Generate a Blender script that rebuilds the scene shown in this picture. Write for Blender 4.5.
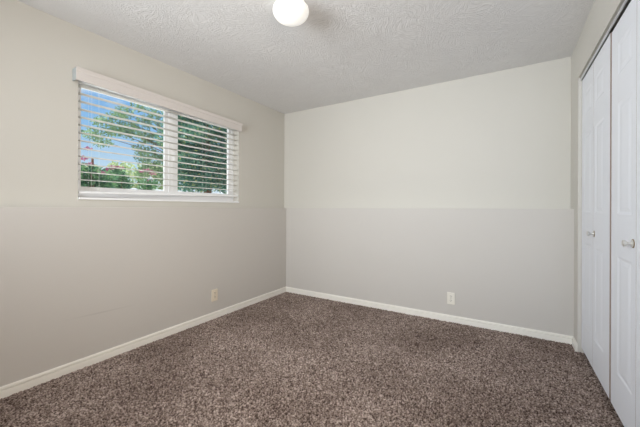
import bpy, bmesh, math, random
import numpy as np
from mathutils import Vector, Matrix

# ------------------------------------------------------------------ reset
for o in list(bpy.data.objects):
    bpy.data.objects.remove(o, do_unlink=True)
S = bpy.context.scene
COL = S.collection

# room dimensions (metres): left wall x=0, back wall y=0, right wall x=W, floor z=0
W, H, D = 3.14, 2.44, 3.3846
T = 0.167           # how far the lower half of the left and back walls juts out
LZ = 1.1205          # height of that ledge
YR = -4.25          # rear wall

# ------------------------------------------------------------------ camera
cam_d = bpy.data.cameras.new('camera')
cam_d.sensor_width = 36.0
cam_d.lens = 304.3 / 640 * 36
cam_d.shift_y = -(213.5 - 208.21) / 640
cam_d.clip_start = 0.02
cam = bpy.data.objects.new('camera', cam_d)
COL.objects.link(cam)
cam.matrix_world = (Matrix.Translation((2.6701, -D, 1.1189)) @ Matrix.Rotation(0.5508, 4, 'Z')
                    @ Matrix.Rotation(math.pi / 2, 4, 'X') @ Matrix.Rotation(0.0033, 4, 'Z'))
S.camera = cam

# ------------------------------------------------------------------ view, sky, sun, lights
S.view_settings.view_transform = 'Standard'
S.view_settings.look = 'None'
S.view_settings.gamma = 1.0
S.view_settings.use_curve_mapping = False
S.view_settings.exposure = 0.0

wd = bpy.data.worlds.new('sky')
S.world = wd
wd.use_nodes = True
nt = wd.node_tree
nt.nodes.clear()
wo = nt.nodes.new('ShaderNodeOutputWorld')
bg = nt.nodes.new('ShaderNodeBackground')
tc = nt.nodes.new('ShaderNodeTexCoord')
sx = nt.nodes.new('ShaderNodeSeparateXYZ')
rp = nt.nodes.new('ShaderNodeValToRGB')
rp.color_ramp.elements[0].position = 0.0
rp.color_ramp.elements[0].color = (0.80, 0.88, 0.96, 1)
rp.color_ramp.elements[1].position = 0.75
rp.color_ramp.elements[1].color = (0.06, 0.16, 0.50, 1)
for pos, c in ((0.10, (0.62, 0.78, 0.95, 1)), (0.22, (0.33, 0.58, 0.92, 1)), (0.36, (0.19, 0.42, 0.84, 1))):
    e = rp.color_ramp.elements.new(pos)
    e.color = c
ns = nt.nodes.new('ShaderNodeTexNoise')
ns.inputs['Scale'].default_value = 5.0
ns.inputs['Detail'].default_value = 7.0
ns.inputs['Roughness'].default_value = 0.6
mp = nt.nodes.new('ShaderNodeMapping')
mp.inputs['Scale'].default_value = (1, 1, 2.6)
cr = nt.nodes.new('ShaderNodeValToRGB')
cr.color_ramp.elements[0].position = 0.52
cr.color_ramp.elements[1].position = 0.70
mx = nt.nodes.new('ShaderNodeMixRGB')
mx.inputs[2].default_value = (0.92, 0.95, 1.0, 1)
L = nt.links.new
L(tc.outputs['Generated'], sx.inputs[0])
L(sx.outputs['Z'], rp.inputs[0])
L(tc.outputs['Generated'], mp.inputs[0])
L(mp.outputs[0], ns.inputs['Vector'])
L(ns.outputs['Fac'], cr.inputs[0])
L(cr.outputs[0], mx.inputs[0])
L(rp.outputs[0], mx.inputs[1])
L(mx.outputs[0], bg.inputs['Color'])
bg.inputs['Strength'].default_value = 1.0
L(bg.outputs[0], wo.inputs['Surface'])


def light(name, kind, loc, energy, color, rot=None, **kw):
    d = bpy.data.lights.new(name, kind)
    d.energy = energy
    d.color = color
    for k, v in kw.items():
        setattr(d, k, v)
    o = bpy.data.objects.new(name, d)
    COL.objects.link(o)
    o.location = loc
    if rot is not None:
        o.rotation_euler = rot
    return o


# steep midday sun on the window side: stopped by the lintel, it only grazes slats and sill
sun = light('sun', 'SUN', (0, 0, 6), 12.0, (1.0, 0.95, 0.88), angle=0.01)
sun.rotation_euler = Vector((0.27, 0.12, -1.0)).to_track_quat('-Z', 'Y').to_euler()
# added cool fill light in the rear wall opening, behind the camera
light('rear_fill_light', 'AREA', (1.2, YR + 0.02, 1.62), 42, (0.91, 0.965, 1.0),
      (math.radians(90), 0, math.radians(-14)), shape='RECTANGLE', size=1.6, size_y=0.85, spread=math.radians(115))
# added warm fill light beside the camera, at the right wall opening
light('side_fill_light', 'AREA', (W - 0.01, -3.45, 1.2), 18, (1.0, 0.85, 0.68),
      (math.radians(90), 0, math.radians(55)), shape='RECTANGLE', size=0.75, size_y=1.6, spread=math.radians(130))


# ------------------------------------------------------------------ materials
def srgb(r, g, b):
    def f(c):
        c /= 255
        return c / 12.92 if c <= 0.04045 else ((c + 0.055) / 1.055) ** 2.4
    return (f(r), f(g), f(b), 1)


def mat(name, col, rough=0.6, metal=0.0, spec=0.5, bump=None, vary=None):
    m = bpy.data.materials.new(name)
    m.use_nodes = True
    n = m.node_tree
    b = n.nodes['Principled BSDF']
    b.inputs['Base Color'].default_value = col
    b.inputs['Roughness'].default_value = rough
    b.inputs['Metallic'].default_value = metal
    b.inputs['Specular IOR Level'].default_value = spec
    c = n.nodes.new('ShaderNodeTexCoord')
    if bump:
        scale, dist, strength = bump
        t = n.nodes.new('ShaderNodeTexNoise')
        t.inputs['Scale'].default_value = scale
        t.inputs['Detail'].default_value = 3
        u = n.nodes.new('ShaderNodeBump')
        u.inputs['Distance'].default_value = dist
        u.inputs['Strength'].default_value = strength
        n.links.new(c.outputs['Object'], t.inputs['Vector'])
        n.links.new(t.outputs['Fac'], u.inputs['Height'])
        n.links.new(u.outputs[0], b.inputs['Normal'])
    if vary:
        scale, amt = vary
        t = n.nodes.new('ShaderNodeTexNoise')
        t.inputs['Scale'].default_value = scale
        t.inputs['Detail'].default_value = 4
        h = n.nodes.new('ShaderNodeMixRGB')
        h.blend_type = 'MULTIPLY'
        h.inputs[1].default_value = col
        r = n.nodes.new('ShaderNodeValToRGB')
        r.color_ramp.elements[0].position = 0.3
        r.color_ramp.elements[1].position = 0.7
        r.color_ramp.elements[0].color = (1 - amt, 1 - amt, 1 - amt, 1)
        h.inputs[0].default_value = 1
        n.links.new(c.outputs['Object'], t.inputs['Vector'])
        n.links.new(t.outputs['Fac'], r.inputs[0])
        n.links.new(r.outputs[0], h.inputs[2])
        n.links.new(h.outputs[0], b.inputs['Base Color'])
    return m


M_wall2 = mat('lower_wall_tone', srgb(203, 199, 194), 0.65, spec=0.3, bump=(160, 0.0006, 0.25))  # slightly darker tone for the walls below the ledge
M_wall = mat('wall_paint', srgb(209, 206, 199), 0.65, spec=0.3, bump=(160, 0.0006, 0.25))
M_white = mat('white_trim_paint', srgb(240, 237, 230), 0.4, spec=0.4)
M_door = mat('white_door_paint', srgb(238, 241, 248), 0.42, spec=0.4, bump=(90, 0.0003, 0.2))
M_vinyl = mat('white_vinyl', srgb(247, 248, 250), 0.35)
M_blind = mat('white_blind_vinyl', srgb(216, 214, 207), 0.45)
M_val = mat('valance_white', srgb(217, 211, 207), 0.45)
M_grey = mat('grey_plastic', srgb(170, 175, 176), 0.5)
M_cord = mat('white_cord', srgb(232, 232, 228), 0.8)
M_outlet = mat('almond_plastic', srgb(228, 217, 198), 0.4)
M_outletw = mat('ivory_plastic', srgb(236, 232, 222), 0.35)
M_dark = mat('dark_slot', srgb(40, 36, 32), 0.7)
M_nickel = mat('brushed_nickel', srgb(200, 198, 194), 0.22, metal=1.0)
M_knob = mat('satin_nickel', srgb(226, 225, 222), 0.38, metal=0.85)
M_brass = mat('antique_brass', srgb(150, 128, 96), 0.35, metal=1.0)
M_alu = mat('track_aluminium', srgb(188, 188, 186), 0.32, metal=0.9)
M_edge = mat('brown_door_edge', srgb(164, 146, 138), 0.8)  # brown tone for the end faces of the door leaves
M_closet = mat('closet_paint', srgb(205, 200, 192), 0.8)


def add_scuff(m):
    # a faint long scuff on the lower left wall (object space: y -2.6..-2.1, z about 0.36)
    n = m.node_tree
    b = n.nodes['Principled BSDF']
    col = tuple(b.inputs['Base Color'].default_value)
    k = n.links.new
    c = n.nodes.new('ShaderNodeTexCoord')
    sp = n.nodes.new('ShaderNodeSeparateXYZ')
    k(c.outputs['Object'], sp.inputs[0])

    def M(op, a, b_):
        q = n.nodes.new('ShaderNodeMath')
        q.operation = op
        for i, v in enumerate((a, b_)):
            if isinstance(v, (int, float)):
                q.inputs[i].default_value = v
            elif v is not None:
                k(v, q.inputs[i])
        return q.outputs[0]
    ln = M('ADD', M('MULTIPLY', sp.outputs['Y'], -0.035), 0.277)
    dz = M('ABSOLUTE', M('SUBTRACT', sp.outputs['Z'], ln), None)
    across = M('MAXIMUM', M('SUBTRACT', 1.0, M('DIVIDE', dz, 0.008)), 0.0)
    dy = M('ABSOLUTE', M('ADD', sp.outputs['Y'], 2.33), None)
    along = M('MAXIMUM', M('SUBTRACT', 1.0, M('DIVIDE', dy, 0.24)), 0.0)
    near = M('LESS_THAN', sp.outputs['X'], 0.3)
    f = M('MULTIPLY', M('MULTIPLY', across, along), M('MULTIPLY', near, 0.2))
    mx_ = n.nodes.new('ShaderNodeMixRGB')
    mx_.inputs[1].default_value = col
    mx_.inputs[2].default_value = srgb(120, 116, 112)
    k(f, mx_.inputs[0])
    k(mx_.outputs[0], b.inputs['Base Color'])


add_scuff(M_wall2)


def ceiling_mat():
    m = mat('textured_ceiling', srgb(230, 229, 229), 0.8, spec=0.2)
    n = m.node_tree
    b = n.nodes['Principled BSDF']
    c = n.nodes.new('ShaderNodeTexCoord')
    w = n.nodes.new('ShaderNodeTexNoise')       # warps the strokes so they run in curls
    w.inputs['Scale'].default_value = 3.0
    w.inputs['Detail'].default_value = 1
    a = n.nodes.new('ShaderNodeVectorMath')
    a.operation = 'MULTIPLY_ADD'
    a.inputs[1].default_value = (0.6, 0.6, 0)
    v = n.nodes.new('ShaderNodeTexNoise')
    v.inputs['Scale'].default_value = 50
    v.inputs['Detail'].default_value = 3
    v.inputs['Roughness'].default_value = 0.55
    v.inputs['Distortion'].default_value = 1.4
    r = n.nodes.new('ShaderNodeValToRGB')
    r.color_ramp.elements[0].position = 0.44
    r.color_ramp.elements[1].position = 0.60
    u = n.nodes.new('ShaderNodeBump')
    u.inputs['Distance'].default_value = 0.003
    u.inputs['Strength'].default_value = 0.5
    k = n.links.new
    k(c.outputs['Object'], w.inputs['Vector'])
    k(w.outputs['Color'], a.inputs[0])
    k(c.outputs['Object'], a.inputs[2])
    k(a.outputs[0], v.inputs['Vector'])
    k(v.outputs['Fac'], r.inputs[0])
    k(r.outputs[0], u.inputs['Height'])
    k(u.outputs[0], b.inputs['Normal'])
    return m


M_ceil = ceiling_mat()


def carpet_mat():
    m = mat('brown_shag', (0.1, 0.08, 0.07, 1), 0.95, spec=0.05)
    n = m.node_tree
    b = n.nodes['Principled BSDF']
    c = n.nodes.new('ShaderNodeTexCoord')
    at = n.nodes.new('ShaderNodeAttribute')
    at.attribute_name = 'yarn'
    r = n.nodes.new('ShaderNodeValToRGB')
    e = r.color_ramp.elements
    e[0].position = 0.0
    e[0].color = srgb(62, 49, 44)
    e[1].position = 1.0
    e[1].color = srgb(204, 187, 178)
    q = e.new(0.35)
    q.color = srgb(122, 106, 98)
    q = e.new(0.7)
    q.color = srgb(162, 146, 137)
    w = n.nodes.new('ShaderNodeTexNoise')       # trodden and brushed patches of the pile
    w.inputs['Scale'].default_value = 1.6
    w.inputs['Detail'].default_value = 2
    r2 = n.nodes.new('ShaderNodeValToRGB')
    r2.color_ramp.elements[0].position = 0.38
    r2.color_ramp.elements[1].position = 0.62
    r2.color_ramp.elements[0].color = (0.73, 0.71, 0.70, 1)
    h = n.nodes.new('ShaderNodeMixRGB')
    h.blend_type = 'MULTIPLY'
    h.inputs[0].default_value = 1
    k = n.links.new
    k(at.outputs['Fac'], r.inputs[0])
    k(c.outputs['Object'], w.inputs['Vector'])
    k(w.outputs['Fac'], r2.inputs[0])
    k(r.outputs[0], h.inputs[1])
    k(r2.outputs[0], h.inputs[2])
    k(h.outputs[0], b.inputs['Base Color'])
    return m


M_carpet = carpet_mat()


def leaf_mat(name, c1, c2, c3=None):
    m = bpy.data.materials.new(name)
    m.use_nodes = True
    n = m.node_tree
    b = n.nodes['Principled BSDF']
    b.inputs['Roughness'].default_value = 0.5
    b.inputs['Specular IOR Level'].default_value = 0.3
    g = n.nodes.new('ShaderNodeNewGeometry')
    r = n.nodes.new('ShaderNodeValToRGB')
    r.color_ramp.elements[0].color = c1
    r.color_ramp.elements[1].color = c2
    if c3:
        r.color_ramp.elements[1].position = 0.85
        e = r.color_ramp.elements.new(1.0)
        e.color = c3
    n.links.new(g.outputs['Random Per Island'], r.inputs[0])
    n.links.new(r.outputs[0], b.inputs['Base Color'])
    tr = n.nodes.new('ShaderNodeBsdfTranslucent')
    n.links.new(r.outputs[0], tr.inputs['Color'])
    ms = n.nodes.new('ShaderNodeMixShader')
    ms.inputs[0].default_value = 0.35
    n.links.new(b.outputs[0], ms.inputs[1])
    n.links.new(tr.outputs[0], ms.inputs[2])
    n.links.new(ms.outputs[0], n.nodes['Material Output'].inputs['Surface'])
    return m


M_leaf_ever = leaf_mat('evergreen_leaf', srgb(64, 112, 98), srgb(112, 154, 130), srgb(190, 190, 120))
M_leaf_tree = leaf_mat('pale_tree_leaf', srgb(92, 124, 96), srgb(150, 176, 130))
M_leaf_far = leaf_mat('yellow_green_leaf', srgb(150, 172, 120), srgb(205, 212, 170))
M_leaf_bush = leaf_mat('bush_leaf', srgb(48, 92, 76), srgb(126, 164, 112))
M_bloom = leaf_mat('pink_blossom', srgb(142, 74, 106), srgb(196, 128, 154))
M_bark = mat('bark', srgb(118, 84, 66), 0.9, bump=(30, 0.01, 0.6))
M_ground = mat('pale_gravel', srgb(226, 224, 220), 0.9, bump=(40, 0.01, 0.5), vary=(6, 0.15))
M_fence = mat('white_fence_board', srgb(238, 240, 242), 0.6)

# window glass: clear, faint reflection
M_glass = bpy.data.materials.new('window_glass')
M_glass.use_nodes = True
n = M_glass.node_tree
n.nodes.clear()
go = n.nodes.new('ShaderNodeOutputMaterial')
gt = n.nodes.new('ShaderNodeBsdfTransparent')
gt.inputs[0].default_value = (0.93, 0.96, 0.955, 1)
gg = n.nodes.new('ShaderNodeBsdfGlossy')
gg.inputs['Roughness'].default_value = 0.02
gm = n.nodes.new('ShaderNodeMixShader')
gf = n.nodes.new('ShaderNodeFresnel')
gf.inputs[0].default_value = 1.3
n.links.new(gf.outputs[0], gm.inputs[0])
n.links.new(gt.outputs[0], gm.inputs[1])
n.links.new(gg.outputs[0], gm.inputs[2])
n.links.new(gm.outputs[0], go.inputs[0])

# lit opal glass of the ceiling lamp
M_opal = mat('lit_opal_glass', srgb(250, 248, 242), 0.25, spec=0.5)
b = M_opal.node_tree.nodes['Principled BSDF']
b.inputs['Emission Color'].default_value = (1.0, 0.985, 0.96, 1)
b.inputs['Emission Strength'].default_value = 0.40


# ------------------------------------------------------------------ mesh helpers
def link(name, bm, m, parent=None, smooth=False):
    bmesh.ops.recalc_face_normals(bm, faces=bm.faces)
    me = bpy.data.meshes.new(name)
    bm.to_mesh(me)
    bm.free()
    me.materials.append(m)
    if smooth:
        for p in me.polygons:
            p.use_smooth = True
        me.set_sharp_from_angle(angle=math.radians(38))
    o = bpy.data.objects.new(name, me)
    COL.objects.link(o)
    if parent:
        o.parent = parent
        o.matrix_parent_inverse = parent.matrix_world.inverted()
    return o


def box(bm, x0, x1, y0, y1, z0, z1, bev=0.0):
    r = bmesh.ops.create_cube(bm, size=1)
    vs = r['verts']
    for v in vs:
        v.co = Vector((x0 + (v.co.x + .5) * (x1 - x0), y0 + (v.co.y + .5) * (y1 - y0), z0 + (v.co.z + .5) * (z1 - z0)))
    if bev:
        es = list({e for v in vs for e in v.link_edges})
        bmesh.ops.bevel(bm, geom=es, offset=bev, segments=2, affect='EDGES', profile=0.7)


def B(*args, bev=0.0):
    bm = bmesh.new()
    box(bm, *args, bev=bev)
    return bm


def prism(bm, prof, origin, u, v, w, length):
    """profile points (a,b) in axes u,v swept along w."""
    origin, u, v, w = map(Vector, (origin, u, v, w))
    a = [bm.verts.new(origin + u * p + v * q) for p, q in prof]
    c = [bm.verts.new(origin + u * p + v * q + w * length) for p, q in prof]
    k = len(prof)
    for i in range(k):
        bm.faces.new((a[i], a[(i + 1) % k], c[(i + 1) % k], c[i]))
    bm.faces.new(a)
    bm.faces.new(c[::-1])


def lathe(bm, prof, seg=32, mtx=None):
    """profile (r,z) turned about z."""
    rings = []
    for r, z in prof:
        if r < 1e-6:
            rings.append([bm.verts.new((0, 0, z))])
        else:
            rings.append([bm.verts.new((r * math.cos(2 * math.pi * i / seg), r * math.sin(2 * math.pi * i / seg), z)) for i in range(seg)])
    for A, C in zip(rings, rings[1:]):
        for i in range(seg):
            j = (i + 1) % seg
            if len(A) == 1 and len(C) == 1:
                continue
            if len(A) == 1:
                bm.faces.new((A[0], C[i], C[j]))
            elif len(C) == 1:
                bm.faces.new((A[i], C[0], A[j]))
            else:
                bm.faces.new((A[i], C[i], C[j], A[j]))
    if mtx:
        vs = [v for ring in rings for v in ring]
        for v in vs:
            v.co = mtx @ v.co


def tube(bm, pts, radii, seg=8):
    rings = []
    pts = [Vector(p) for p in pts]
    for i, p in enumerate(pts):
        d = (pts[min(i + 1, len(pts) - 1)] - pts[max(i - 1, 0)]).normalized()
        up = Vector((0, 0, 1)) if abs(d.z) < 0.9 else Vector((1, 0, 0))
        s = d.cross(up).normalized()
        t = s.cross(d)
        rings.append([bm.verts.new(p + (s * math.cos(2 * math.pi * k / seg) + t * math.sin(2 * math.pi * k / seg)) * radii[i]) for k in range(seg)])
    for A, C in zip(rings, rings[1:]):
        for k in range(seg):
            j = (k + 1) % seg
            bm.faces.new((A[k], A[j], C[j], C[k]))
    bm.faces.new(rings[0][::-1])
    bm.faces.new(rings[-1])


def thing(name, label, cat, loc, group=None):
    o = bpy.data.objects.new(name, None)
    o.empty_display_size = 0.1
    COL.objects.link(o)
    o.location = loc
    o['label'] = label
    o['category'] = cat
    if group:
        o['group'] = group
    bpy.context.view_layer.update()
    return o


def struct(o, label=None, cat=None):
    o['kind'] = 'structure'
    if label:
        o['label'] = label
        o['category'] = cat
    return o


# ------------------------------------------------------------------ room shell
struct(link('floor', B(-0.2, 3.9, YR - 0.1, 0.2, -0.12, 0.0), M_closet),
       'floor slab under the brown carpet', 'floor')
struct(link('ceiling', B(-0.2, 3.9, YR - 0.1, 0.2, H, H + 0.15), M_ceil),
       'white textured ceiling of the room', 'ceiling')

# opening of the window in the left wall
WY0, WY1, WZ0, WZ1 = -2.416, -0.857, 1.177, 2.085
bm = bmesh.new()
G = 0.004


def ledge_profile():
    # lower part of the wall with a softly rounded top edge
    pr = [(-0.2, 0.0), (T, 0.0)]
    for i in range(4):
        a = math.radians(90 * i / 3)
        pr.append((T - 0.002 + 0.002 * math.cos(a), LZ - 0.002 + 0.002 * math.sin(a)))
    pr.append((-0.2, LZ))
    return pr


prism(bm, ledge_profile(), (0, YR, 0), (1, 0, 0), (0, 0, 1), (0, 1, 0), -YR + 0.0)
box(bm, -0.2, 0, YR, 0.0, LZ, WZ0)
box(bm, -0.2, 0, YR, 0.0, WZ1, H)
box(bm, -0.2, 0, YR, WY0, WZ0, WZ1)
box(bm, -0.2, 0, WY1, 0.0, WZ0, WZ1)
struct(link('wall_left', bm, M_wall, smooth=True), 'off-white wall with the window and a jutting lower half', 'wall')

bm = bmesh.new()
prism(bm, ledge_profile(), (T, 0, 0), (0, -1, 0), (0, 0, 1), (1, 0, 0), W - T)
box(bm, -0.2, W, 0.0, 0.2, LZ, H)
struct(link('wall_back', bm, M_wall, smooth=True), 'plain off-white wall facing the camera with a jutting lower half', 'wall')

CY0, CY1, CZ1 = -0.327, -1.895, 2.135      # closet opening
bm = bmesh.new()
box(bm, W, W + 0.11, CY0, 0.2, 0, H)
box(bm, W, W + 0.11, CY1, CY0, CZ1, H)
box(bm, W, W + 0.11, -3.05, CY1, 0, H)
box(bm, W, W + 0.11, YR, -3.85, 0, H)
box(bm, W, W + 0.11, -3.85, -3.05, 2.04, H)  # top of the unseen opening added for the side fill light
struct(link('wall_right', bm, M_wall), 'off-white wall around the closet doors', 'wall')
bm = bmesh.new()
box(bm, 3.82, 3.9, YR, 0.2, 0, H)
box(bm, W + 0.11, 3.82, 0.0, 0.2, 0, H)
box(bm, W + 0.11, 3.82, -2.2, -2.12, 0, H)
struct(link('wall_closet', bm, M_closet), 'inner walls of the closet behind the white doors', 'wall')
# unseen rear wall with a high opening added for the fill light
bm = bmesh.new()
box(bm, -0.2, 0.38, YR - 0.1, YR, 0, H)
box(bm, 2.02, 3.9, YR - 0.1, YR, 0, H)
box(bm, 0.38, 2.02, YR - 0.1, YR, 2.06, H)
box(bm, 0.38, 2.02, YR - 0.1, YR, 0, 1.18)
struct(link('wall_rear', bm, M_wall), 'wall behind the camera with an opening added for fill light', 'wall')

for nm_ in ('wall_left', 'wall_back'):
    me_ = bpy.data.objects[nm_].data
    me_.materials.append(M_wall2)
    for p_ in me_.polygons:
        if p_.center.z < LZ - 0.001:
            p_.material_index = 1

# skirting
BASE = [(0, 0), (0.0145, 0), (0.0145, 0.0510), (0.0140, 0.0530), (0.0005, 0.0532), (0.0005, 0.0612), (0.0095, 0.0614),
        (0.0095, 0.067), (0.007, 0.071), (0.003, 0.0745), (0, 0.075)]
bm = bmesh.new()
prism(bm, BASE, (T, YR, 0), (1, 0, 0), (0, 0, 1), (0, 1, 0), -T - YR)
struct(link('baseboard_left', bm, M_white, smooth=True), 'white moulded baseboard along the window wall', 'baseboard')
bm = bmesh.new()
prism(bm, BASE, (T, -T, 0), (0, -1, 0), (0, 0, 1), (1, 0, 0), W - T)
struct(link('baseboard_back', bm, M_white, smooth=True), 'white moulded baseboard along the far wall', 'baseboard')
bm = bmesh.new()
prism(bm, BASE, (W, CY0, 0), (-1, 0, 0), (0, 0, 1), (0, 1, 0), -CY0 - T)
struct(link('baseboard_right', bm, M_white, smooth=True), 'short white baseboard piece between corner and closet', 'baseboard')

# ------------------------------------------------------------------ carpet: a twisted pile modelled as a dense relief
def carpet():
    rng = np.random.default_rng(4)

    def vnoise(P, cell, seed):
        r = np.random.default_rng(seed)
        tab = r.random((997, ))
        q = P / cell
        i = np.floor(q).astype(int)
        f = q - i
        f = f * f * (3 - 2 * f)

        def hsh(a, b_):
            return tab[(a * 73856093 ^ b_ * 19349663) % 997]
        a, b_ = i[..., 0], i[..., 1]
        return ((hsh(a, b_) * (1 - f[..., 0]) + hsh(a + 1, b_) * f[..., 0]) * (1 - f[..., 1])
                + (hsh(a, b_ + 1) * (1 - f[..., 0]) + hsh(a + 1, b_ + 1) * f[..., 0]) * f[..., 1])

    x0, x1, y0, y1 = T + 0.0, W + 0.10, -3.95, -T
    step = 0.0031
    nx, ny = int((x1 - x0) / step), int((y1 - y0) / step)
    gx = np.linspace(x0, x1, nx)
    gy = np.linspace(y0, y1, ny)
    X, Y = np.meshgrid(gx, gy, indexing='ij')
    P = np.stack([X + 10, Y + 10], -1)
    wx = vnoise(P, 0.03, 1) - .5
    wy = vnoise(P, 0.03, 2) - .5
    Q = P + np.stack([wx, wy], -1) * 0.010
    h = 0.5 * vnoise(Q, 0.0058, 3) + 0.4 * vnoise(P, 0.0042, 5) + 0.1 * vnoise(P, 0.03, 6)
    h = np.clip((h - 0.2) / 0.6, 0, 1)
    yarn = np.clip(0.45 * h + 0.55 * vnoise(Q, 0.0050, 8) + 0.3 * (rng.random(X.shape) - .5), 0, 1)
    yarn = np.clip((yarn - 0.5) * 1.9 + 0.5, 0, 1)
    Z = 0.004 + 0.012 * h
    xx = X + 0.0018 * (rng.random(X.shape) - .5)
    yy = Y + 0.0018 * (rng.random(X.shape) - .5)
    xx[0], xx[-1] = x0, x1
    yy[:, 0], yy[:, -1] = y0, y1
    co = np.stack([xx, yy, Z], -1).reshape(-1, 3)
    idx = np.arange(nx * ny).reshape(nx, ny)
    quads = np.stack([idx[:-1, :-1], idx[1:, :-1], idx[1:, 1:], idx[:-1, 1:]], -1).reshape(-1, 4)
    me = bpy.data.meshes.new('carpet_pile')
    me.vertices.add(len(co))
    me.vertices.foreach_set('co', co.astype(np.float32).ravel())
    me.loops.add(quads.size)
    me.loops.foreach_set('vertex_index', quads.astype(np.int32).ravel())
    me.polygons.add(len(quads))
    me.polygons.foreach_set('loop_start', np.arange(0, quads.size, 4, dtype=np.int32))
    at = me.attributes.new('yarn', 'FLOAT', 'POINT')
    at.data.foreach_set('value', yarn.astype(np.float32).ravel())
    me.update()
    me.validate()
    me.materials.append(M_carpet)
    o = bpy.data.objects.new('carpet_pile', me)
    COL.objects.link(o)
    o['kind'] = 'stuff'
    o['label'] = 'flecked brown shag carpet covering the whole floor'
    o['category'] = 'carpet'


carpet()

# ------------------------------------------------------------------ window
win = bpy.data.objects.new('window_1', None)
COL.objects.link(win)
win.location = (-0.1, (WY0 + WY1) / 2, WZ0)
bpy.context.view_layer.update()
struct(win, 'white vinyl sliding window with two panes high on the left wall', 'window')


def ring(bm, x0, x1, y0, y1, z0, z1, l, r, b_, t_, bev=0.002):
    box(bm, x0, x1, y0, y0 + l, z0, z1, bev)
    box(bm, x0, x1, y1 - r, y1, z0, z1, bev)
    box(bm, x0, x1, y0 + l - .001, y1 - r + .001, z0, z0 + b_, bev)
    box(bm, x0, x1, y0 + l - .001, y1 - r + .001, z1 - t_, z1, bev)


bm = bmesh.new()
ring(bm, -0.15, -0.082, WY0, WY1, WZ0, WZ1, .03, .03, .055, .03)
link('window_frame', bm, M_vinyl, win)
bm = bmesh.new()      # fixed left sash
ring(bm, -0.125, -0.100, WY0 + .028, -1.655, WZ0 + .05, WZ1 - .028, .026, .04, .052, .02)
sl = link('sash', bm, M_vinyl, win)
bm = bmesh.new()      # sliding right sash, nearer the room
ring(bm, -0.112, -0.086, -1.628, WY1 - .028, WZ0 + .05, WZ1 - .028, .058, .046, .052, .02)
sr = link('sash', bm, M_vinyl, win)
link('mullion', B(-0.118, -0.090, -1.658, -1.625, WZ0 + .05, WZ1 - .028, bev=.003), M_vinyl, win)
link('glass_pane', B(-0.114, -0.111, WY0 + .05, -1.69, WZ0 + .098, WZ1 - .045), M_glass, sl)
link('glass_pane', B(-0.101, -0.098, -1.575, WY1 - .07, WZ0 + .098, WZ1 - .045), M_glass, sr)
link('sash_lock', B(-0.088, -0.076, -1.612, -1.590, 1.58, 1.66, bev=.003), M_vinyl, sr)

link('window_sill', B(-0.082, 0.014, WY0 + .001, WY1 - .001, WZ0 + .0005, WZ0 + .017, bev=.003), M_vinyl, win)

# ------------------------------------------------------------------ venetian blind
bl = thing('venetian_blind', 'white horizontal slat blind with a deep valance hanging in the window', 'blind', (0.0, (WY0 + WY1) / 2, 2.0))
BY0, BY1 = WY0 + 0.008, WY1 - 0.006
# valance with a moulded face, front at x = 0.07, plus the returns to the wall
VAL = [(0.058, 0.0), (0.068, 0.0), (0.070, 0.004), (0.070, 0.050), (0.073, 0.054), (0.073, 0.060), (0.071, 0.064),
       (0.074, 0.074), (0.079, 0.082), (0.080, 0.090), (0.058, 0.090)]
bm = bmesh.new()
prism(bm, VAL, (0, -2.452, 1.998), (1, 0, 0), (0, 0, 1), (0, 1, 0), 1.580)
for v in bm.verts:      # hung slightly crooked, its left end higher
    if v.co.y < -2:
        v.co.z += 0.030
link('valance', bm, M_val, bl, smooth=True)
bm = bmesh.new()
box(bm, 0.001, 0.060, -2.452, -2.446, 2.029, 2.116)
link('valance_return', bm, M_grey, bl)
link('valance_return', B(0.001, 0.060, -0.878, -0.872, 1.999, 2.086), M_val, bl)
link('headrail', B(-0.056, -0.002, BY0, BY1, 2.052, 2.083, bev=.002), M_vinyl, bl)
bm = bmesh.new()
zs = [1.962 - 0.058 * k + 0.058 for k in range(13)]
for i, z in enumerate(zs):
    # slightly crowned 50 mm slats
    prof = []
    for s in range(7):
        a = -1 + s / 3
        prof.append((-0.029 + 0.025 * a, 0.0022 * (1 - a * a) + 0.0022))
    for s in range(7):
        a = 1 - s / 3
        prof.append((-0.029 + 0.025 * a, 0.0022 * (1 - a * a)))
    prism(bm, prof, (0, BY0 + .003, z), (1, 0, 0.02), (0, 0, 1), (0, 1, 0), BY1 - BY0 - .006)
sl_o = link('slats', bm, M_blind, bl, smooth=True)
# bottom rail hangs crooked: lower and more twisted at its left end
bm = bmesh.new()
N = 16
rings = []
for i in range(N + 1):
    f = i / N
    y = BY0 + (BY1 - BY0) * f
    zc = 1.2155 + 0.040 * f
    a = math.radians(31 * (1 - f) ** 1.1 + 3)
    dx, dz = math.cos(a), math.sin(a)
    c = Vector((-0.030, y, zc))
    ux, uz = Vector((dx, 0, dz)), Vector((-dz, 0, dx))
    rings.append([bm.verts.new(c + ux * p + uz * q) for p, q in ((-.025, -.006), (.024, -.006), (.026, -.003), (.026, .011), (.023, .014), (-.025, .014))])
for A, C in zip(rings, rings[1:]):
    for k in range(6):
        bm.faces.new((A[k], A[(k + 1) % 6], C[(k + 1) % 6], C[k]))
bm.faces.new(rings[0])
bm.faces.new(rings[-1][::-1])
link('bottom_rail', bm, M_vinyl, bl)
for y in (-2.33, -1.92, -1.306, -0.95):
    zb = 1.222 + 0.036 * (y - BY0) / (BY1 - BY0)
    bm = bmesh.new()
    for x in (-0.0025, -0.0555):
        tube(bm, [(x, y, 2.045), (x, y, zb + (.008 if x > -.03 else -.004))], [.0005, .0005], 6)
    for z in zs:
        tube(bm, [(-0.0555, y, z - .001), (-0.0025, y, z - .001)], [.0006, .0006], 5)
    link('ladder_cord', bm, M_cord, bl)
bm = bmesh.new()
tube(bm, [(-.0005, -2.285, 2.04), (0.004, -2.284, 1.75), (0.004, -2.283, 1.27)], [.0008, .0008, .0008], 6)
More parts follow.
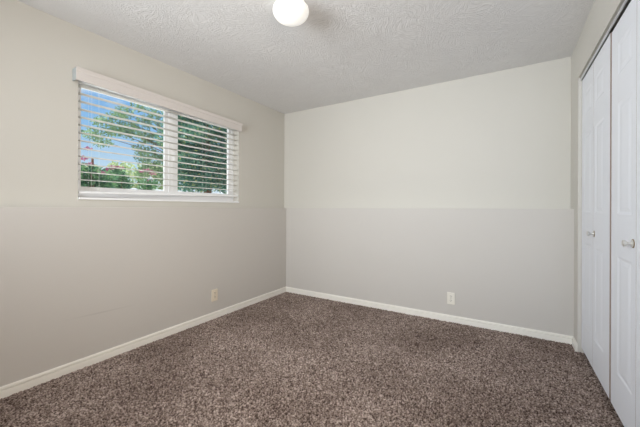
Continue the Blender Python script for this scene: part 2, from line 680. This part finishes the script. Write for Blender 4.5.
tube(bm, [(0.004, -2.283, 1.275), (0.004, -2.283, 1.262), (0.004, -2.283, 1.245)], [.002, .004, .004], 8)
link('lift_cord', bm, M_cord, bl)

# ------------------------------------------------------------------ closet: track and two bifold doors
DX = 3.162
bm = bmesh.new()
y0, y1 = CY1 + .002, CY0 - .002
box(bm, DX - .014, DX + .034, y0, y1, CZ1 - .004, CZ1 - .0005)
box(bm, DX - .014, DX - .011, y0, y1, CZ1 - .022, CZ1 - .004)
t = link('trim_1', bm, M_alu)
lip = link('track_lip', B(DX - .015, DX - .006, y0, y1, CZ1 - .0245, CZ1 - .021), M_vinyl, t)
lip['label'] = 'bright lower lip of the track'
struct(t, 'aluminium bifold door track under the closet header', 'door track')


def leaf(y_near, y_far, z0, z1, m_near, m_far):
    """moulded three-panel leaf; y_far > y_near; m_* = stile widths at each edge."""
    bm = bmesh.new()
    ys = [y_near, y_near + m_near, y_far - m_far, y_far]
    zr = [(0.262, 0.873), (1.093, 1.668), (1.817, 1.982)]
    zs_ = [z0] + [q for p in zr for q in p] + [z1]

    def F(pts):
        bm.faces.new([bm.verts.new(p) for p in pts])
    for i in range(3):
        for j in range(len(zs_) - 1):
            a, b_, c, d = ys[i], ys[i + 1], zs_[j], zs_[j + 1]
            if i == 1 and j % 2 == 1:
                lv = [(0, 0), (.009, .0028), (.015, .0034), (.020, .0028), (.034, .0006), (.038, .0004)]
                for (o0, d0), (o1, d1) in zip(lv, lv[1:]):
                    P = lambda o, dd: [(DX + dd, a + 1.7 * o, c + o), (DX + dd, b_ - 1.7 * o, c + o), (DX + dd, b_ - 1.7 * o, d - o), (DX + dd, a + 1.7 * o, d - o)]
                    p, q = P(o0, d0), P(o1, d1)
                    for k in range(4):
                        F([p[k], p[(k + 1) % 4], q[(k + 1) % 4], q[k]])
                o, dd = lv[-1]
                F(P(o, dd))
            else:
                F([(DX, a, c), (DX, b_, c), (DX, b_, d), (DX, a, d)])
    X2 = DX + .032
    F([(X2, y_near, z0), (X2, y_near, z1), (X2, y_far, z1), (X2, y_far, z0)])
    F([(DX, y_near, z0), (DX, y_near, z1), (X2, y_near, z1), (X2, y_near, z0)])
    F([(DX, y_far, z0), (X2, y_far, z0), (X2, y_far, z1), (DX, y_far, z1)])
    F([(DX, y_near, z0), (X2, y_near, z0), (X2, y_far, z0), (DX, y_far, z0)])
    F([(DX, y_near, z1), (DX, y_far, z1), (X2, y_far, z1), (X2, y_near, z1)])
    bmesh.ops.remove_doubles(bm, verts=bm.verts, dist=1e-5)
    return bm


def knob(parent, y, z):
    rot = Matrix.Translation((DX, y, z)) @ Matrix.Rotation(-math.pi / 2, 4, 'Y')
    bm = bmesh.new()
    lathe(bm, [(0, 0), (.019, 0), (.019, .002), (.015, .004), (.0075, .006), (.0055, .012), (.0065, .019), (.012, .024),
               (.0155, .029), (.0155, .033), (.012, .0365), (0, .038)], 28, rot)
    k = link('knob', bm, M_knob, parent, smooth=True)
    bm = bmesh.new()
    lathe(bm, [(0, .0001), (.0205, .0001), (.0205, .0022), (.0192, .0028), (0, .0028)], 28, rot)
    r = link('knob_rosette', bm, M_brass, k, smooth=True)
    r['label'] = 'brass-coloured backing ring of the knob'


ZB, ZT = 0.055, 2.106
for nm, lab, (a, m, c), ztop in (
        ('door_1', 'white bifold closet door nearest the far corner', (-0.333, -0.690, -1.079), ZT),
        ('door_2', 'white bifold closet door at the right edge of the photo', (-1.109, -1.489, -1.878), ZT - .012)):
    e = bpy.data.objects.new(nm, None)
    COL.objects.link(e)
    e.location = (DX + .016, (a + c) / 2, ZB)
    bpy.context.view_layer.update()
    struct(e, lab, 'closet door')
    first = nm == 'door_1'
    link('door_leaf', leaf(m + .0015, a, ZB, ztop, .058, .075) if first else leaf(m + .0015, a, ZB, ztop, .048, .11), M_door, e)
    link('door_leaf', leaf(c, m - .0015, ZB, ztop, .13, .055) if first else leaf(c, m - .0015, ZB, ztop, .11, .06), M_door, e)
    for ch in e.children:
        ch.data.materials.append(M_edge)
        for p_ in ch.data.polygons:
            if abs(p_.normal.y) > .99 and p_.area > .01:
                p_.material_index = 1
    if first:
        knob(e, -0.722, 0.955)
    else:
        knob(e, -1.452, 0.962)
    for z in (0.3, 1.05, 1.8):
        bm = bmesh.new()
        tube(bm, [(DX + .034, m, z - .03), (DX + .034, m, z + .03)], [.004, .004], 8)
        box(bm, DX + .032, DX + .034, m - .025, m + .025, z - .028, z + .028)
        link('hinge', bm, M_brass, e)

# ------------------------------------------------------------------ wall outlets (built facing +x at origin, then turned)
def outlet(label, mtx, m, w=.070, hh=.115):
    t = thing('wall_outlet', label, 'outlet', mtx @ Vector((0, 0, 0)))

    def put(name, bm, mm, par):
        bm.transform(mtx)
        return link(name, bm, mm, par, smooth=False)
    p = put('cover_plate', B(0, .009, -w / 2, w / 2, -hh / 2, hh / 2, bev=.0025), m, t)
    for s in (-1, 1):
        bm = bmesh.new()
        lathe(bm, [(0, .0085), (.0165, .0085), (.0165, .0105), (.0155, .0110), (0, .0110)], 24, Matrix.Rotation(math.pi / 2, 4, 'Y'))
        for v in bm.verts:
            v.co.z = max(-.0135, min(.0135, v.co.z)) + s * .0205
        r = put('receptacle', bm, m, t)
        for y, hgt in ((-.0065, .0085), (.0065, .0070)):
            put('slot', B(.0109, .0113, y - .0018, y + .0018, s * .0205 + .001, s * .0205 + .001 + hgt), M_dark, r)
        bm = bmesh.new()
        lathe(bm, [(0, .0109), (.0028, .0109), (.0028, .0113), (0, .0113)], 12, Matrix.Translation((0, 0, s * .0205 - .007)) @ Matrix.Rotation(math.pi / 2, 4, 'Y'))
        put('ground_hole', bm, M_dark, r)
    bm = bmesh.new()
    lathe(bm, [(0, .0085), (.0033, .0085), (.0030, .0100), (0, .0104)], 12, Matrix.Rotation(math.pi / 2, 4, 'Y'))
    put('screw', bm, M_nickel, t)


outlet('almond power outlet low on the wall below the window',
       Matrix.Translation((T + .0005, -1.334, .243)), M_outlet)
outlet('ivory power outlet low on the plain far wall',
       Matrix.Translation((2.206, -T - .0005, .240)) @ Matrix.Rotation(-math.pi / 2, 4, 'Z'), M_outletw)

# ------------------------------------------------------------------ ceiling lamp
LX, LY = 1.50, -1.84
lamp = thing('ceiling_light', 'round flush ceiling light with a glowing white glass globe', 'ceiling light', (LX, LY, H))
TM = Matrix.Translation((LX, LY, H))
bm = bmesh.new()
lathe(bm, [(0, 0), (.078, 0), (.078, -.010), (.074, -.022), (.066, -.026), (0, -.026)], 40, TM)
link('ceiling_pan', bm, M_white, lamp, smooth=True)
bm = bmesh.new()
pf = [(0.0, -.020), (.060, -.020), (.062, -.030), (.082, -.034), (.101, -.044), (.111, -.058), (.114, -.073), (.111, -.089), (.103, -.104),
      (.089, -.118), (.070, -.129), (.046, -.137), (.022, -.1405), (0, -.1415)]
lathe(bm, pf, 56, TM)
link('glass_globe', bm, M_opal, lamp, smooth=True)
for k in range(3):
    a = 2 * math.pi * k / 3 + .6
    bm = bmesh.new()
    tube(bm, [(LX + .058 * math.cos(a), LY + .058 * math.sin(a), H - .03), (LX + .076 * math.cos(a), LY + .076 * math.sin(a), H - .03)], [.003, .003], 8)
    lathe(bm, [(0, -.004), (.006, -.004), (.006, .004), (0, .004)], 12,
          Matrix.Translation((LX + .078 * math.cos(a), LY + .078 * math.sin(a), H - .03)) @ Matrix.Rotation(a, 4, 'Z') @ Matrix.Rotation(math.pi / 2, 4, 'Y'))
    link('thumb_screw', bm, M_brass, lamp)

# ------------------------------------------------------------------ outside
g = link('ground', B(-30, -0.21, -14, 26, 0.80, 0.98), M_ground)
struct(g, 'pale ground outside the window', 'ground')
fn = thing('garden_fence', 'white board fence beyond the trees outside', 'fence', (-12, 6, .98))
for k in range(12):
    ya = -2 + 1.6 * k
    bm = bmesh.new()
    for j in range(10):
        box(bm, -12.02, -11.99, ya + .05 + .15 * j, ya + .19 + .15 * j, 1.0, 2.02)
    link('fence_panel', bm, M_fence, fn)
    link('fence_post', B(-12.05, -11.95, ya - .05, ya + .05, .98, 2.12, bev=.01), M_fence, fn)


def leaves(rng, clusters, size, aspect=2.2):
    """clusters: (centre, radius xyz, count). One folded leaf = two triangles pairs."""
    V, Fc = [], []
    for c, rad, cnt in clusters:
        p = rng.normal(size=(cnt, 3))
        p /= np.linalg.norm(p, axis=1)[:, None]
        p *= (rng.random((cnt, 1)) ** 0.45) * np.array(rad)
        p += np.array(c)
        a = rng.normal(size=(cnt, 3))
        a[:, 2] -= 0.3
        a /= np.linalg.norm(a, axis=1)[:, None]
        u = np.cross(a, rng.normal(size=(cnt, 3)))
        u /= np.linalg.norm(u, axis=1)[:, None]
        nn = np.cross(a, u)
        s = size * (0.6 + 0.8 * rng.random((cnt, 1)))
        base = sum(len(v) for v in V)
        q = np.stack([p - a * s * aspect / 2, p + u * s / 2 + nn * s * .15, p + a * s * aspect / 2, p - u * s / 2 + nn * s * .15], 1)
        V.append(q.reshape(-1, 3))
        i = base + np.arange(cnt) * 4
        Fc.append(np.stack([i, i + 1, i + 2], 1))
        Fc.append(np.stack([i, i + 2, i + 3], 1))
    return np.concatenate(V), np.concatenate(Fc)


def leaf_obj(name, rng, clusters, size, m, parent, aspect=2.2):
    V, Fc = leaves(rng, clusters, size, aspect)
    me = bpy.data.meshes.new(name)
    me.vertices.add(len(V))
    me.vertices.foreach_set('co', V.astype(np.float32).ravel())
    me.loops.add(Fc.size)
    me.loops.foreach_set('vertex_index', Fc.astype(np.int32).ravel())
    me.polygons.add(len(Fc))
    me.polygons.foreach_set('loop_start', np.arange(0, Fc.size, 3, dtype=np.int32))
    me.update()
    me.validate()
    me.materials.append(m)
    o = bpy.data.objects.new(name, me)
    COL.objects.link(o)
    o.parent = parent
    o.matrix_parent_inverse = parent.matrix_world.inverted()
    return o


GZ = 0.98
# evergreen filling the right pane
ev = thing('evergreen_tree', 'dense dark green tree filling the right window pane', 'tree', (-5.6, 3.1, GZ))
rng = np.random.default_rng(11)
cl = []
for k in range(60):
    z = 1.75 + 3.1 * rng.random()
    rr = 1.15 * (1.0 - 0.35 * abs(z - 3.2) / 1.6)
    a = rng.random() * 2 * math.pi
    cl.append(((-5.6 + rr * .8 * math.cos(a), 3.12 + rr * math.sin(a), z), (.45, .45, .32), 560))
cl.append(((-5.7, 3.1, 3.2), (.9, 1.15, 1.5), 7000))
leaf_obj('foliage', rng, cl, .045, M_leaf_ever, ev)
bm = bmesh.new()
tube(bm, [(-5.6, 3.1, GZ), (-5.58, 3.12, 2.2), (-5.62, 3.08, 3.6), (-5.6, 3.1, 4.6)], [.13, .11, .07, .02], 10)
for k in range(14):
    a, z = k * 2.4, 1.9 + k * .19
    tube(bm, [(-5.6, 3.1, z), (-5.6 + .5 * math.cos(a), 3.1 + .5 * math.sin(a), z + .12), (-5.6 + .95 * math.cos(a), 3.1 + .95 * math.sin(a), z + .15)], [.035, .02, .006], 6)
link('trunk', bm, M_bark, ev)

# loose pale tree behind the left pane
pt = thing('loose_tree', 'pale green loose-branched tree reaching across the left window pane', 'tree', (-9.2, 4.12, GZ))
rng = np.random.default_rng(5)
tips = [(0.63, 3.50), (1.0, 3.72), (1.14, 3.42), (1.3, 3.95), (1.55, 3.62), (1.75, 4.25), (1.9, 3.85), (2.05, 3.4), (2.3, 4.2), (2.5, 3.7), (2.5, 3.2),
        (2.1, 2.9), (2.45, 2.7), (1.7, 2.65), (2.3, 2.3), (0.9, 3.3), (0.5, 3.15), (2.7, 4.0), (2.9, 3.4), (2.8, 2.9), (1.45, 3.35), (2.0, 2.45), (2.55, 2.0), (0.75,3.0), (1.75,2.2)]
cl = []
bm = bmesh.new()
tips = [(-3.38 + (y + 3.38) * 1.207, 1.12 + (z - 1.12) * 1.207) for y, z in tips]
tube(bm, [(-9.2, 4.12, GZ), (-9.18, 4.12, 2.1), (-9.1, 4.1, 3.1), (-9.1, 4.0, 4.1)], [.10, .085, .06, .03], 9)
for i, (y, z) in enumerate(tips):
    x = -9.0 + .5 * (rng.random() - .5)
    cl.append(((x, y, z), (.36, .34, .23), 250))
    zs0 = max(1.7, min(3.9, z - .5))
    mid = (-9.1, (4.1 + y) / 2, (zs0 + z) / 2 + .08)
    tube(bm, [(-9.12, 4.1, zs0), mid, (x, y, z)], [.022, .012, .004], 6)
    cl.append((mid, (.2, .2, .12), 50))
link('trunk', bm, M_bark, pt)
leaf_obj('foliage', rng, cl, .042, M_leaf_tree, pt)

# paler trees low on the skyline
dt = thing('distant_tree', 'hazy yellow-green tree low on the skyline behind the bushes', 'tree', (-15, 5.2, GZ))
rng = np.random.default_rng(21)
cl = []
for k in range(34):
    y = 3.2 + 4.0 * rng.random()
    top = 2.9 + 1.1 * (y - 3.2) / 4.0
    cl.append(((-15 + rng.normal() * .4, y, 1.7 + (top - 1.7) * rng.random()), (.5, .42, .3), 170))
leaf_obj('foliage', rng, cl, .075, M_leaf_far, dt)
bm = bmesh.new()
tube(bm, [(-15, 5.2, GZ), (-15, 5.25, 1.8), (-15, 5.2, 2.8)], [.14, .11, .05], 8)
for k in range(6):
    tube(bm, [(-15, 5.2, 1.5 + .1 * k), (-15 + .2 * (-1) ** k, 3.7 + .6 * k, 2.1 + .2 * k)], [.05, .012], 6)
link('trunk', bm, M_bark, dt)

# flowering bushes low in the left pane
def bush(label, base, y0, y1, ztop, heads, stem_at, seed, n):
    t = thing('flowering_bush', label, 'bush', (base[0], base[1], GZ), 'flowering bushes outside the window')
    rng = np.random.default_rng(seed)
    cl, bm = [], bmesh.new()
    for k in range(n):
        y = y0 + (y1 - y0) * (k + .5) / n + .05 * rng.normal()
        z = 1.35 + (ztop - 1.45) * rng.random()
        x = base[0] + .3 * (rng.random() - .5)
        cl.append(((x, y, z), (.20, .17, .15), 95))
        tube(bm, [(base[0], base[1], GZ), (x, (base[1] + y) / 2, (GZ + z) / 2), (x, y, z)], [.015, .011, .005], 6)
    if stem_at:
        y, z0, z1 = stem_at
        tube(bm, [(base[0] + .05, y, GZ), (base[0] + .05, y + .01, z0), (base[0] + .05, y, z1)], [.03, .024, .022], 8)
    fo = leaf_obj('foliage', rng, cl, .04, M_leaf_bush, t)
    link('stems', bm, M_bark, t)
    for (x, y, z, r) in heads:
        leaf_obj('blossom_cluster', rng, [((x, y, z), (r, r * 1.25, r * .6), 70)], .026, M_bloom, t, 1.2)


bush('dark stemmed flowering bush at the left edge of the window view', (-4, -.80), -1.18, -.40, 2.08,
     [(-3.95, -.92, 2.02, .08), (-3.95, -.80, 1.92, .06), (-3.95, -.62, 1.80, .07), (-3.9, -.95, 1.72, .05), (-3.9, -.84, 2.2, .05)], (-.76, 1.6, 2.05), 3, 20)
bush('leafy bush with a pink flower head in the middle of the left pane', (-4.95, .18), -.12, .40, 2.0,
     [(-4.85, .02, 2.03, .095), (-4.85, .14, 2.02, .08), (-4.85, -.12, 1.96, .05)], None, 7, 11)
bush('thin bush with the brightest pink flower head, right of the other bushes', (-5.95, 1.35), 1.15, 1.55, 1.98,
     [(-5.85, 1.32, 2.16, .11), (-5.85, 1.47, 2.08, .09), (-5.85, 1.15, 2.12, .07), (-5.85, 1.38, 1.88, .06)], None, 9, 7)
